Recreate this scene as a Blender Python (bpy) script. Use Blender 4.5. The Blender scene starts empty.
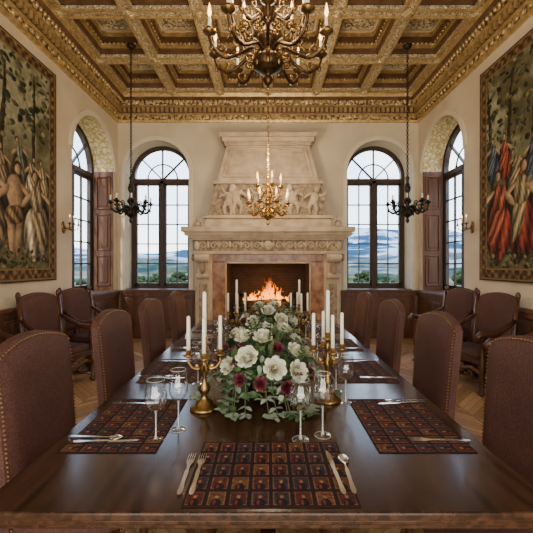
import bpy, math, random
import numpy as np
from mathutils import Matrix, Vector
random.seed(7); rng=np.random.default_rng(5)
S=bpy.context.scene
pi=math.pi
# ------------------------------------------------------------ mesh builder
class MB:
    def __init__(s): s.v=[];s.f=[];s.m=[];s.sm=[];s.M=Matrix()
    def add(s,vs,fs,m=0,sm=False,M=None):
        o=len(s.v); T=s.M@M if M is not None else s.M
        s.v.extend((T@Vector(p))[:] for p in vs)
        for f in fs: s.f.append([i+o for i in f]); s.m.append(m); s.sm.append(sm)
    def box(s,x0,x1,y0,y1,z0,z1,m=0,M=None):
        v=[(x0,y0,z0),(x1,y0,z0),(x1,y1,z0),(x0,y1,z0),(x0,y0,z1),(x1,y0,z1),(x1,y1,z1),(x0,y1,z1)]
        s.add(v,[(3,2,1,0),(4,5,6,7),(0,1,5,4),(1,2,6,5),(2,3,7,6),(3,0,4,7)],m,False,M)
    def frus(s,a,za,b,zb,m=0):  # a,b=(x0,x1,y0,y1)
        v=[(a[0],a[2],za),(a[1],a[2],za),(a[1],a[3],za),(a[0],a[3],za),(b[0],b[2],zb),(b[1],b[2],zb),(b[1],b[3],zb),(b[0],b[3],zb)]
        s.add(v,[(3,2,1,0),(4,5,6,7),(0,1,5,4),(1,2,6,5),(2,3,7,6),(3,0,4,7)],m)
    def lathe(s,pr,n=16,m=0,M=None,sm=True,closed=False,caps=True):
        v=[];f=[]
        for r,z in pr:
            r=max(r,1e-4)
            for i in range(n):
                a=2*pi*i/n; v.append((r*math.cos(a),r*math.sin(a),z))
        k=len(pr)
        for j in range(k-1 if not closed else k):
            j2=(j+1)%k
            for i in range(n):
                f.append((j*n+i,j*n+(i+1)%n,j2*n+(i+1)%n,j2*n+i))
        if not closed and caps:
            f.append(tuple(range(n))[::-1]); f.append(tuple((k-1)*n+i for i in range(n)))
        s.add(v,f,m,sm,M)
    def tube(s,pts,rad,n=8,m=0,M=None,sm=True):
        P=[Vector(p) for p in pts]; k=len(P)
        if not hasattr(rad,'__len__'): rad=[rad]*k
        v=[];f=[];N=None
        for i in range(k):
            t=(P[min(i+1,k-1)]-P[max(i-1,0)])
            if t.length<1e-9: t=Vector((0,0,1))
            t.normalize()
            if N is None:
                N=t.orthogonal().normalized()
            else:
                N=(N-t*N.dot(t))
                N=N.normalized() if N.length>1e-6 else t.orthogonal().normalized()
            B=t.cross(N)
            for j in range(n):
                a=2*pi*j/n; v.append((P[i]+(N*math.cos(a)+B*math.sin(a))*rad[i])[:])
        for i in range(k-1):
            for j in range(n): f.append((i*n+j,i*n+(j+1)%n,(i+1)*n+(j+1)%n,(i+1)*n+j))
        f.append(tuple(range(n))[::-1]); f.append(tuple((k-1)*n+i for i in range(n)))
        s.add(v,f,m,sm,M)
    def ell(s,c,r,m=0,nu=12,nv=8,M=None,e=1.0):
        if not hasattr(r,'__len__'): r=(r,r,r)
        def pw(x): return math.copysign(abs(x)**e,x)
        v=[(c[0],c[1],c[2]-r[2])];f=[]
        for j in range(1,nv):
            b=-pi/2+pi*j/nv
            for i in range(nu):
                a=2*pi*i/nu
                v.append((c[0]+r[0]*pw(math.cos(b))*pw(math.cos(a)),c[1]+r[1]*pw(math.cos(b))*pw(math.sin(a)),c[2]+r[2]*pw(math.sin(b))))
        v.append((c[0],c[1],c[2]+r[2])); L=len(v)-1
        for i in range(nu):
            f.append((0,1+(i+1)%nu,1+i)); f.append((L,1+(nv-2)*nu+i,1+(nv-2)*nu+(i+1)%nu))
        for j in range(nv-2):
            for i in range(nu): f.append((1+j*nu+i,1+j*nu+(i+1)%nu,1+(j+1)*nu+(i+1)%nu,1+(j+1)*nu+i))
        s.add(v,f,m,True,M)
    def grid(s,fn,nu,nv,m=0,M=None,sm=True):
        v=[fn(i/nu,j/nv) for j in range(nv+1) for i in range(nu+1)]
        f=[(j*(nu+1)+i,j*(nu+1)+i+1,(j+1)*(nu+1)+i+1,(j+1)*(nu+1)+i) for j in range(nv) for i in range(nu)]
        s.add(v,f,m,sm,M)
    def prism(s,poly,d,m=0,M=None):
        n=len(poly); v=[(p[0],p[1],0) for p in poly]+[(p[0],p[1],d) for p in poly]
        f=[tuple(range(n))[::-1],tuple(range(n,2*n))]+[(i,(i+1)%n,n+(i+1)%n,n+i) for i in range(n)]
        s.add(v,f,m,False,M)
    def curve(s,splines,half,M,m=0):
        cd=bpy.data.curves.new('c','CURVE'); cd.dimensions='2D'; cd.fill_mode='BOTH'; cd.extrude=half
        for sp in splines:
            q=cd.splines.new('POLY'); q.points.add(len(sp)-1); q.use_cyclic_u=True
            for i,p in enumerate(sp): q.points[i].co=(p[0],p[1],0,1)
        ob=bpy.data.objects.new('c',cd); S.collection.objects.link(ob)
        dg=bpy.context.evaluated_depsgraph_get(); me=bpy.data.meshes.new_from_object(ob.evaluated_get(dg))
        s.add([v.co[:] for v in me.vertices],[tuple(p.vertices) for p in me.polygons],m,False,M)
        bpy.data.objects.remove(ob); bpy.data.meshes.remove(me); bpy.data.curves.remove(cd)
    def merge(s,o,M=Matrix(),mo=0):
        k=len(s.v); T=s.M@M
        s.v.extend((T@Vector(p))[:] for p in o.v)
        for f,m,sm in zip(o.f,o.m,o.sm): s.f.append([i+k for i in f]); s.m.append(m+mo); s.sm.append(sm)
    def mesh(s,name,mats,normals=True):
        me=bpy.data.meshes.new(name); me.from_pydata(s.v,[],s.f); 
        for m in mats: me.materials.append(m)
        me.polygons.foreach_set('material_index',s.m); me.polygons.foreach_set('use_smooth',s.sm)
        if normals:
            import bmesh
            b=bmesh.new(); b.from_mesh(me); bmesh.ops.recalc_face_normals(b,faces=b.faces); b.to_mesh(me); b.free()
        me.update(); return me
    def obj(s,name,mats,loc=(0,0,0),rz=0,parent=None,bevel=0,normals=True):
        return place(name,s.mesh(name,mats,normals),loc,rz,parent,bevel)
def place(name,me,loc=(0,0,0),rz=0,parent=None,bevel=0):
    ob=bpy.data.objects.new(name,me); S.collection.objects.link(ob); ob.location=loc; ob.rotation_euler=(0,0,rz)
    if parent: ob.parent=parent
    if bevel:
        b=ob.modifiers.new('b','BEVEL'); b.width=bevel; b.segments=2; b.limit_method='ANGLE'; b.angle_limit=.7
    return ob
def T(x,y,z): return Matrix.Translation((x,y,z))
def RX(a): return Matrix.Rotation(a,4,'X')
def RY(a): return Matrix.Rotation(a,4,'Y')
def RZ(a): return Matrix.Rotation(a,4,'Z')
def SC(x,y,z): return Matrix.Diagonal((x,y,z,1))
# ------------------------------------------------------------ materials
def base(name):
    m=bpy.data.materials.new(name); m.use_nodes=True; nt=m.node_tree; return m,nt,nt.nodes['Principled BSDF']
def N(nt,t,**k):
    n=nt.nodes.new(t)
    for a,b in k.items(): setattr(n,a,b)
    return n
def ramp(nt,src,stops):
    r=N(nt,'ShaderNodeValToRGB'); e=r.color_ramp.elements
    while len(e)<len(stops): e.new(.5)
    for i,(p,c) in enumerate(stops): e[i].position=p; e[i].color=(*c,1)
    nt.links.new(src,r.inputs['Fac']); return r.outputs['Color']
def coords(nt,scale=(1,1,1),kind='Object'):
    if kind=='World': g=N(nt,'ShaderNodeNewGeometry'); o=g.outputs['Position']
    else: g=N(nt,'ShaderNodeTexCoord'); o=g.outputs['Object']
    mp=N(nt,'ShaderNodeMapping'); mp.inputs['Scale'].default_value=scale; nt.links.new(o,mp.inputs['Vector']); return mp.outputs['Vector']
def pm(name,c1,c2=None,rough=.5,metal=0,scale=6,stretch=(1,1,1),bump=0,bscale=60,spec=.5,kind='Object',emit=None,es=0,detail=4,rng_=(.35,.65)):
    m,nt,b=base(name)
    b.inputs['Roughness'].default_value=rough; b.inputs['Metallic'].default_value=metal
    b.inputs['Specular IOR Level'].default_value=spec
    b.inputs['Base Color'].default_value=(*c1,1)
    v=coords(nt,stretch,kind)
    if c2:
        n=N(nt,'ShaderNodeTexNoise'); n.inputs['Scale'].default_value=scale; n.inputs['Detail'].default_value=detail
        nt.links.new(v,n.inputs['Vector'])
        nt.links.new(ramp(nt,n.outputs['Fac'],[(rng_[0],c1),(rng_[1],c2)]),b.inputs['Base Color'])
    if bump:
        n=N(nt,'ShaderNodeTexNoise'); n.inputs['Scale'].default_value=bscale; n.inputs['Detail'].default_value=3
        nt.links.new(v,n.inputs['Vector'])
        bp=N(nt,'ShaderNodeBump'); bp.inputs['Strength'].default_value=bump; bp.inputs['Distance'].default_value=.01
        nt.links.new(n.outputs['Fac'],bp.inputs['Height']); nt.links.new(bp.outputs['Normal'],b.inputs['Normal'])
    if emit: b.inputs['Emission Color'].default_value=(*emit,1); b.inputs['Emission Strength'].default_value=es
    return m
def ornate(name,dark,lite,scale=9,metal=.5,rough=.38,bump=.8,dist=.03,p=(.12,.4)):
    m,nt,b=base(name); v=coords(nt,(1,1,1),'World')
    n=N(nt,'ShaderNodeTexNoise'); n.inputs['Scale'].default_value=scale*.6; nt.links.new(v,n.inputs['Vector'])
    mx=N(nt,'ShaderNodeVectorMath',operation='MULTIPLY_ADD'); mx.inputs[1].default_value=(.18,.18,.18)
    nt.links.new(n.outputs['Color'],mx.inputs[0]); nt.links.new(v,mx.inputs[2])
    vo=N(nt,'ShaderNodeTexVoronoi',feature='DISTANCE_TO_EDGE'); vo.inputs['Scale'].default_value=scale; nt.links.new(mx.outputs[0],vo.inputs['Vector'])
    w=N(nt,'ShaderNodeTexVoronoi',feature='SMOOTH_F1'); w.inputs['Scale'].default_value=scale*2.3; nt.links.new(mx.outputs[0],w.inputs['Vector'])
    a=N(nt,'ShaderNodeMath',operation='MULTIPLY_ADD'); a.inputs[1].default_value=-.35
    nt.links.new(w.outputs['Distance'],a.inputs[0]); 
    a2=N(nt,'ShaderNodeMath',operation='MULTIPLY'); a2.inputs[1].default_value=1.6; nt.links.new(vo.outputs['Distance'],a2.inputs[0])
    a3=N(nt,'ShaderNodeMath',operation='ADD'); a3.inputs[1].default_value=.22; nt.links.new(a2.outputs[0],a3.inputs[0])
    nt.links.new(a3.outputs[0],a.inputs[2])
    nt.links.new(ramp(nt,a.outputs[0],[(p[0],dark),(p[1],lite)]),b.inputs['Base Color'])
    b.inputs['Metallic'].default_value=metal; b.inputs['Roughness'].default_value=rough
    bp=N(nt,'ShaderNodeBump'); bp.inputs['Strength'].default_value=bump; bp.inputs['Distance'].default_value=dist
    nt.links.new(a.outputs[0],bp.inputs['Height']); nt.links.new(bp.outputs['Normal'],b.inputs['Normal']); return m
plaster=pm('plaster',(.58,.475,.325),(.67,.565,.40),.85,scale=1.6,bump=.15,bscale=25,kind='World')
plaster_lt=pm('plaster_light',(.66,.56,.40),(.74,.64,.48),.8,scale=3,bump=.1,bscale=30,kind='World')
stone=pm('limestone',(.42,.315,.20),(.57,.455,.315),.7,scale=5,bump=.35,bscale=40,kind='World')
stone_dk=pm('stone_carved',(.20,.135,.08),(.42,.32,.21),.75,scale=14,bump=.6,bscale=60,kind='World')
marble=pm('brown_marble',(.20,.06,.02),(.42,.22,.10),.25,scale=7,detail=8,kind='World')
gold=ornate('gilt_ornament',(.085,.045,.016),(.64,.48,.24),metal=.4)
goldp=ornate('gilt_panel',(.19,.115,.045),(.72,.59,.35),scale=13,metal=.25,bump=1,p=(.1,.35))
gbeam=ornate('gilt_beam',(.24,.15,.065),(.74,.62,.39),scale=18,metal=.2,rough=.5,p=(.08,.34))
gplain=pm('gilt_plain',(.66,.49,.23),(.44,.29,.11),.33,.55,scale=12,kind='World')
gbrown=pm('coffer_wood',(.085,.04,.016),(.15,.075,.032),.5,scale=6,kind='World')
gcream=pm('relief_cream',(.62,.51,.31),(.73,.62,.41),.5,.1,scale=9,kind='World')
sof=ornate('gilt_soffit',(.50,.32,.10),(.80,.66,.36),scale=11,metal=0,rough=.6,bump=.4,p=(.1,.4))
wood=pm('walnut_panel',(.075,.028,.012),(.145,.06,.026),.45,scale=2.2,stretch=(5,5,.5),kind='World',bump=.05)
shw=pm('shutter_wood',(.11,.04,.016),(.19,.078,.032),.5,scale=2.2,stretch=(5,5,.5),kind='World',bump=.05)
woodw=pm('window_wood',(.030,.018,.012),(.06,.033,.02),.4,scale=5,stretch=(5,5,1),kind='World')
woodc=pm('chair_wood',(.045,.016,.008),(.10,.038,.016),.3,scale=8)
tablew=pm('table_wood',(.018,.0075,.004),(.060,.025,.012),.22,scale=3.5,stretch=(9,.7,9),bump=.03,bscale=20,detail=8)
tablew.node_tree.nodes['Principled BSDF'].inputs['Coat Weight'].default_value=.3
tablew.node_tree.nodes['Principled BSDF'].inputs['Coat Roughness'].default_value=.12
brass=pm('aged_brass',(.40,.26,.09),(.20,.11,.04),.3,.95,scale=20)
brassd=pm('tarnished_brass',(.34,.21,.07),(.12,.07,.025),.32,.9,scale=18)
brassb=pm('bright_brass',(.70,.46,.16),(.42,.25,.08),.25,.95,scale=20)
bronze=pm('dark_bronze',(.04,.025,.014),(.13,.07,.028),.35,.85,scale=30)
iron=pm('black_iron',(.02,.018,.016),(.05,.04,.03),.45,.8,scale=20)
silver=pm('silver',(.75,.72,.68),None,.15,1)
wax=pm('candle_wax',(.86,.80,.66),None,.5); wax.node_tree.nodes['Principled BSDF'].inputs['Subsurface Weight'].default_value=.2
bulb=pm('flame_bulb',(1,.7,.3),None,.5,emit=(1,.48,.12),es=9)
nail=pm('nailhead_brass',(.30,.18,.07),None,.35,.9)
def fabric():
    m,nt,b=base('burgundy_fabric'); v=coords(nt)
    vo=N(nt,'ShaderNodeTexVoronoi'); vo.inputs['Scale'].default_value=110; nt.links.new(v,vo.inputs['Vector'])
    n=N(nt,'ShaderNodeTexNoise'); n.inputs['Scale'].default_value=3; nt.links.new(v,n.inputs['Vector'])
    c=ramp(nt,vo.outputs['Distance'],[(.1,(.115,.050,.038)),(.6,(.068,.027,.021))])
    c2=ramp(nt,n.outputs['Fac'],[(.3,(.75,.75,.75)),(.7,(1.15,1.12,1.1))])
    mx=N(nt,'ShaderNodeMixRGB',blend_type='MULTIPLY'); mx.inputs[0].default_value=1
    nt.links.new(c,mx.inputs[1]); nt.links.new(c2,mx.inputs[2]); nt.links.new(mx.outputs[0],b.inputs['Base Color'])
    b.inputs['Roughness'].default_value=.65; b.inputs['Specular IOR Level'].default_value=.35
    bp=N(nt,'ShaderNodeBump'); bp.inputs['Strength'].default_value=.15; bp.inputs['Distance'].default_value=.003
    nt.links.new(vo.outputs['Distance'],bp.inputs['Height']); nt.links.new(bp.outputs['Normal'],b.inputs['Normal']); return m
fab=fabric()
def parquet():
    m,nt,b=base('parquet'); g=N(nt,'ShaderNodeNewGeometry'); sp=N(nt,'ShaderNodeSeparateXYZ'); nt.links.new(g.outputs['Position'],sp.inputs[0])
    def mt(op,a,bb=None):
        n=N(nt,'ShaderNodeMath',operation=op)
        for i,x in enumerate((a,bb)):
            if x is None: continue
            if isinstance(x,(int,float)): n.inputs[i].default_value=x
            else: nt.links.new(x,n.inputs[i])
        return n.outputs[0]
    W=.42; P=.1
    u=mt('DIVIDE',sp.outputs[0],W); col=mt('FLOOR',u)
    pp=mt('PINGPONG',sp.outputs[0],W); t=mt('ADD',sp.outputs[1],pp); tp=mt('DIVIDE',t,P); idn=mt('FLOOR',tp)
    cb=N(nt,'ShaderNodeCombineXYZ'); nt.links.new(col,cb.inputs[0]); nt.links.new(idn,cb.inputs[1])
    wn=N(nt,'ShaderNodeTexWhiteNoise',noise_dimensions='3D'); nt.links.new(cb.outputs[0],wn.inputs['Vector'])
    c=ramp(nt,wn.outputs['Value'],[(0,(.28,.15,.065)),(.5,(.42,.25,.12)),(1,(.58,.38,.20))])
    gn=N(nt,'ShaderNodeTexNoise'); gn.inputs['Scale'].default_value=30; nt.links.new(g.outputs['Position'],gn.inputs['Vector'])
    gr=ramp(nt,gn.outputs['Fac'],[(.3,(.8,.8,.8)),(.7,(1.1,1.1,1.1))]); mg=N(nt,'ShaderNodeMixRGB',blend_type='MULTIPLY'); mg.inputs[0].default_value=1; nt.links.new(c,mg.inputs[1]); nt.links.new(gr,mg.inputs[2]); c=mg.outputs[0]
    fr=mt('FRACT',tp); fu=mt('FRACT',u)
    seam=mt('MULTIPLY',mt('GREATER_THAN',fr,.06),mt('GREATER_THAN',fu,.015))
    mx=N(nt,'ShaderNodeMixRGB'); mx.inputs[1].default_value=(.07,.03,.013,1); nt.links.new(seam,mx.inputs[0]); nt.links.new(c,mx.inputs[2])
    nt.links.new(mx.outputs[0],b.inputs['Base Color']); b.inputs['Roughness'].default_value=.3; return m
def brick():
    m,nt,b=base('firebrick'); v=coords(nt,(1,1,1),'World'); 
    sp=N(nt,'ShaderNodeSeparateXYZ'); nt.links.new(v,sp.inputs[0]); cb=N(nt,'ShaderNodeCombineXYZ')
    ad=N(nt,'ShaderNodeMath',operation='ADD'); nt.links.new(sp.outputs[0],ad.inputs[0]); nt.links.new(sp.outputs[1],ad.inputs[1])
    nt.links.new(ad.outputs[0],cb.inputs[0]); nt.links.new(sp.outputs[2],cb.inputs[1])
    t=N(nt,'ShaderNodeTexBrick'); t.inputs['Scale'].default_value=4.5; nt.links.new(cb.outputs[0],t.inputs['Vector'])
    t.inputs['Color1'].default_value=(.04,.022,.016,1); t.inputs['Color2'].default_value=(.022,.013,.01,1); t.inputs['Mortar'].default_value=(.01,.008,.006,1)
    nt.links.new(t.outputs['Color'],b.inputs['Base Color']); b.inputs['Roughness'].default_value=.9; return m
def thin(name,mx_,tint,lw=None):
    m=bpy.data.materials.new(name); m.use_nodes=True; nt=m.node_tree; nt.nodes.clear()
    o=N(nt,'ShaderNodeOutputMaterial'); a=N(nt,'ShaderNodeBsdfTransparent'); a.inputs[0].default_value=(*tint,1); g=N(nt,'ShaderNodeBsdfGlossy'); g.inputs['Roughness'].default_value=.02
    x=N(nt,'ShaderNodeMixShader'); x.inputs[0].default_value=mx_
    if lw:
        f=N(nt,'ShaderNodeLayerWeight'); f.inputs['Blend'].default_value=lw
        c=N(nt,'ShaderNodeMath',operation='MULTIPLY_ADD'); c.inputs[1].default_value=.85; c.inputs[2].default_value=mx_; c.use_clamp=True
        pw=N(nt,'ShaderNodeMath',operation='POWER'); pw.inputs[1].default_value=1.2
        nt.links.new(f.outputs['Facing'],pw.inputs[0]); nt.links.new(pw.outputs[0],c.inputs[0]); nt.links.new(c.outputs[0],x.inputs[0])
    nt.links.new(a.outputs[0],x.inputs[1]); nt.links.new(g.outputs[0],x.inputs[2]); nt.links.new(x.outputs[0],o.inputs[0]); return m
def flamem():
    m=bpy.data.materials.new('fire'); m.use_nodes=True; nt=m.node_tree; nt.nodes.clear()
    o=N(nt,'ShaderNodeOutputMaterial'); g=N(nt,'ShaderNodeNewGeometry'); sp=N(nt,'ShaderNodeSeparateXYZ'); nt.links.new(g.outputs['Position'],sp.inputs[0])
    mr=N(nt,'ShaderNodeMapRange'); mr.inputs['From Min'].default_value=.70; mr.inputs['From Max'].default_value=1.36; nt.links.new(sp.outputs[2],mr.inputs['Value'])
    c=ramp(nt,mr.outputs[0],[(0,(1,.50,.10)),(.35,(1,.26,.02)),(1,(.7,.07,.004))])
    e=N(nt,'ShaderNodeEmission'); e.inputs['Strength'].default_value=5; nt.links.new(c,e.inputs[0])
    tr=N(nt,'ShaderNodeBsdfTransparent'); x=N(nt,'ShaderNodeMixShader')
    mp=N(nt,'ShaderNodeMapping'); mp.inputs['Scale'].default_value=(1.6,1.6,.7); nt.links.new(g.outputs['Position'],mp.inputs[0])
    n=N(nt,'ShaderNodeTexNoise'); n.inputs['Scale'].default_value=13; nt.links.new(mp.outputs[0],n.inputs['Vector'])
    r=ramp(nt,n.outputs['Fac'],[(.38,(.0,.0,.0)),(.62,(1,1,1))])
    hf=ramp(nt,mr.outputs[0],[(0,(.95,.95,.95)),(.5,(.6,.6,.6)),(1,(.1,.1,.1))])
    mm=N(nt,'ShaderNodeMixRGB',blend_type='MULTIPLY'); mm.inputs[0].default_value=1; nt.links.new(r,mm.inputs[1]); nt.links.new(hf,mm.inputs[2]); nt.links.new(mm.outputs[0],x.inputs[0])
    nt.links.new(tr.outputs[0],x.inputs[1]); nt.links.new(e.outputs[0],x.inputs[2]); nt.links.new(x.outputs[0],o.inputs[0]); return m
def attrm(name,rough=.9,bump=.3,bs=300):
    m,nt,b=base(name); a=N(nt,'ShaderNodeAttribute'); a.attribute_name='Col'; nt.links.new(a.outputs['Color'],b.inputs['Base Color'])
    b.inputs['Roughness'].default_value=rough; b.inputs['Specular IOR Level'].default_value=.2
    v=coords(nt); n=N(nt,'ShaderNodeTexNoise'); n.inputs['Scale'].default_value=bs; nt.links.new(v,n.inputs['Vector'])
    bp=N(nt,'ShaderNodeBump'); bp.inputs['Strength'].default_value=bump; bp.inputs['Distance'].default_value=.003
    nt.links.new(n.outputs['Fac'],bp.inputs['Height']); nt.links.new(bp.outputs['Normal'],b.inputs['Normal']); return m
glass=thin('clear_glass',.09,(.96,.97,.97),.4); panem=thin('window_pane',.02,(1,1,1)); fire=flamem(); brickm=brick(); parq=parquet()
# ------------------------------------------------------------ room shell
RX0=3.2; YB=7.45; YR=-3.1; ZC=5.1; ZT=5.54
f=MB(); f.box(-3.75,3.75,YR-.5,8.0,-.2,0); f.obj('floor',[parq])
def arch(cx,zb,zs,hw,n=28,grow=0):
    h=hw+grow; p=[(cx-h,zb-grow),(cx-h,zs)]
    for i in range(1,n): a=pi-pi*i/n; p.append((cx+h*math.cos(a),zs+h*math.sin(a)))
    return p+[(cx+h,zs),(cx+h,zb-grow)]
def rect(a,b,c,d): return [(a,c),(b,c),(b,d),(a,d)]
MBK=lambda y: Matrix(((1,0,0,0),(0,0,-1,y),(0,1,0,0),(0,0,0,1)))
MSD=lambda x: Matrix(((0,0,1,x),(1,0,0,0),(0,1,0,0),(0,0,0,1)))
BW=2.36;BH=.68;BZB=1.0;BZS=3.52
w=MB(); w.curve([rect(-3.75,3.75,0,ZT),arch(-BW,BZB,BZS,BH),arch(BW,BZB,BZS,BH)],.25,MBK(YB+.25)); w.obj('wall_back',[plaster])
SY=6.49;SH=.78;SZB=1.0;SZS=3.48
for sx,nm in ((-1,'left'),(1,'right')):
    w=MB(); w.curve([rect(YR,YB,0,ZT),arch(SY,SZB,SZS,SH),arch(-.6,SZB,SZS,SH)],.275,MSD(sx*(RX0+.275))); w.obj('wall_'+nm,[plaster])
w=MB(); w.box(-3.75,3.75,YR-.5,YR,0,ZT); w.obj('wall_rear',[plaster])
# windows
def window(name,hw,zb,zs,M):
    w=MB(); w.M=M; o=arch(0,zb,zs,hw); i=arch(0,zb+.08,zs,hw-.075); 
    w.curve([o,i],.05,Matrix(),0)
    zt=zs-.1
    w.box(-hw+.03,hw-.03,zt-.05,zt+.05,-.055,.055,0)
    w.box(-.045,.045,zb+.05,zt,-.055,.055,0)
    for s in (-1,1):
        x0=.045 if s>0 else -hw+.075; x1=hw-.075 if s>0 else -.045
        for (a,b,c,d) in ((x0,x0+.04,zb+.08,zt-.05),(x1-.04,x1,zb+.08,zt-.05),(x0,x1,zb+.08,zb+.15),(x0,x1,zt-.09,zt-.05)):
            w.box(a,b,c,d,-.035,.035,0)
        xm=(x0+x1)/2; w.box(xm-.011,xm+.011,zb+.1,zt-.05,-.02,.02,0)
        for k in range(1,5):
            z=zb+.15+(zt-.09-zb-.15)*k/5; w.box(x0,x1,z-.011,z+.011,-.02,.02,0)
    R=hw-.07
    for a in (pi/2,pi/4,3*pi/4):
        M2=Matrix.Translation((0,zt+.03,0))@Matrix.Rotation(a,4,'Z'); L=R+(.13 if a==pi/2 else .04)
        w.box(0,L,-.014,.014,-.025,.025,0,M2)
    pts=[(.33*math.cos(pi*k/16),zs-.05+.33*math.sin(pi*k/16),0) for k in range(17)]
    w.tube(pts,.016,6,0)
    for s in (-1,1): w.box(s*.33-.012,s*.33+.012,zt,zs,-.02,.02,0)
    g=arch(0,zb+.02,zs,hw-.02); w.add([(p[0],p[1],0) for p in g],[tuple(range(len(g)))],1)
    return w.obj(name,[woodw,panem])
window('window_1',BH,BZB,BZS,MBK(YB+.4)@T(-BW,0,0)); window('window_2',BH,BZB,BZS,MBK(YB+.4)@T(BW,0,0))
k=3
for sx in (-1,1):
    for yy in (SY,-.6):
        window('window_%d'%k,SH,SZB,SZS,MSD(sx*(RX0+.47))@T(yy,0,0)); k+=1
ti=1
for sx in (-1,1):
    for yy in (SY,-.6):
        w=MB(); 
        x0=sx*(RX0+.005); x1=sx*(RX0+.41)
        def sf(u,v): a=pi*u; r=SH-.012; return (x0+(x1-x0)*v,yy+r*math.cos(a),SZS+r*math.sin(a))
        w.grid(sf,32,2,0)
        o=arch(yy,SZS,SZS,SH+.09); i=arch(yy,SZS,SZS,SH)
        w.curve([o[1:-1]+i[1:-1][::-1]],.015,MSD(sx*(RX0-.01)),1)
        w.obj('trim_%d'%ti,[sof,plaster_lt]); ti+=1
        w=MB()
        for e in (-1,1):
            ya=yy+e*(SH-.03); yb=yy+e*(SH-.002)
            xa,xb=sorted((sx*(RX0+.01),sx*(RX0+.40)))
            w.box(xa,xb,min(ya,yb),max(ya,yb),SZB+.02,SZS,0)
            yc=yy+e*(SH-.055)
            for (z0,z1) in ((1.12,1.75),(1.85,2.6),(2.7,3.38)):
                for (a,b,c_,d) in ((xa+.05,xb-.05,z0,z0+.025),(xa+.05,xb-.05,z1-.025,z1),(xa+.05,xa+.075,z0,z1),(xb-.075,xb-.05,z0,z1)):
                    w.box(a,b,min(yc,ya),max(yc,ya),c_,d,0)
                w.box(xa+.11,xb-.11,min(yc+e*.008,ya),max(yc+e*.008,ya),z0+.07,z1-.07,0)
        w.obj('window_shutter',[shw],bevel=.006)
        w=MB(); a,b=sorted((sx*(RX0-.06),sx*(RX0+.45))); w.box(a,b,yy-SH+.003,yy+SH-.003,SZB-.0,SZB+.035); w.obj('window_sill',[wood],bevel=.008)
for sx in (-1,1):
    w=MB(); o=arch(sx*BW,BZS,BZS,BH+.085); i=arch(sx*BW,BZS,BZS,BH)
    w.curve([o[1:-1]+i[1:-1][::-1]],.018,MBK(YB-.012),0)
    def sf(u,v): a=pi*u; r=BH-.004; return (sx*BW+r*math.cos(a),YB+.34*v,BZS+r*math.sin(a))
    w.grid(sf,32,2,0)
    for e in (-1,1):
        x=sx*BW+e*BH; xx=sorted((x,x+e*.085)); w.box(xx[0],xx[1],YB-.03,YB,1.03,BZS,0)
    w.obj('trim_%d'%ti,[plaster_lt]); ti+=1
    w=MB(); w.box(sx*BW-BH+.003,sx*BW+BH-.003,YB-.09,YB+.36,BZB,BZB+.035); w.obj('window_sill',[wood],bevel=.008)
# wainscot
def wains(name,L,M,H=1.0):
    w=MB(); w.M=M
    w.box(0,L,0,.025,0,H); w.box(0,L,0,.07,0,.14); w.box(0,L,0,.055,.14,.17); w.box(0,L,0,.075,H-.03,H+.015); w.box(0,L,0,.05,H-.1,H-.03)
    n=max(1,round(L/.55)); p=L/n
    for i in range(n+1):
        x=i*p; w.box(max(0,x-.05),min(L,x+.05),0,.045,.17,H-.1)
    w.box(0,L,0,.045,.17,.24)
    for i in range(n):
        a=i*p+.09; b=(i+1)*p-.09; w.box(a,b,0,.04,.3,H-.17)
        w.box(a-.02,b+.02,0,.034,.27,.29); w.box(a-.02,b+.02,0,.034,H-.16,H-.14)
    return w.obj(name,[wood],bevel=.005)
wains('baseboard_left',YB-YR,Matrix(((0,1,0,-RX0),(1,0,0,YR),(0,0,1,0),(0,0,0,1))))
wains('baseboard_right',YB-YR,Matrix(((0,-1,0,RX0),(1,0,0,YR),(0,0,1,0),(0,0,0,1))))
for i,x0 in enumerate((-3.13,1.5)):
    wains('baseboard_back',1.63,Matrix(((1,0,0,x0),(0,-1,0,YB),(0,0,1,0),(0,0,0,1))))
# ------------------------------------------------------------ ceiling
c=MB(); c.box(-3.75,3.75,YR-.5,8.0,ZT,ZT+.25,1)
NX=6; XA=2.95; CW=2*XA/NX; YA=7.2; CL=1.13; NY=9; Y0=YA-NY*CL
bw=.09
for i in range(NX+1):
    x=-XA+i*CW; c.box(x-bw,x+bw,Y0,YA,ZC,ZT,0)
    for e in (-1,1): c.box(x+e*bw*.8-.014,x+e*bw*.8+.014,Y0,YA,ZC-.022,ZC,2)
for j in range(NY+1):
    y=YA-j*CL; c.box(-XA,XA,y-bw,y+bw,ZC+.002,ZT,0)
    for e in (-1,1): c.box(-XA,XA,y+e*bw*.8-.014,y+e*bw*.8+.014,ZC-.02,ZC+.002,2)
q=MB(); hx=CW/2-bw; hy=CL/2-bw
def ring(a,b,w_,z0,z1,m):
    q.box(-a,a,-b,-b+w_,z0,z1,m); q.box(-a,a,b-w_,b,z0,z1,m); q.box(-a,-a+w_,-b,b,z0,z1,m); q.box(a-w_,a,-b,b,z0,z1,m)
ring(hx,hy,.03,ZC+.05,ZT,1); ring(hx,hy,.05,ZC+.13,ZT,2); ring(hx,hy,.09,ZC+.20,ZT,1); ring(hx,hy,.11,ZC+.29,ZT,2); ring(hx,hy,.14,ZC+.35,ZT,4)
q.box(-hx,hx,-hy,hy,ZT-.06,ZT,3)
for s1 in range(-5,6):
    for e in (-1,1):
        q.ell((s1*hx/5.6,e*(hy-.07),ZC+.19),(.026,.018,.02),2,6,4)
        q.ell((e*(hx-.07),s1*hy/5.6,ZC+.19),(.018,.03,.02),2,6,4)
zc=ZT-.06
for kk in range(8):
    a=kk*pi/4; M2=T(math.cos(a)*.085,math.sin(a)*.085,zc-.02)@RZ(a); q.ell((0,0,0),(.065,.026,.03),4,8,5,M2)
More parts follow.
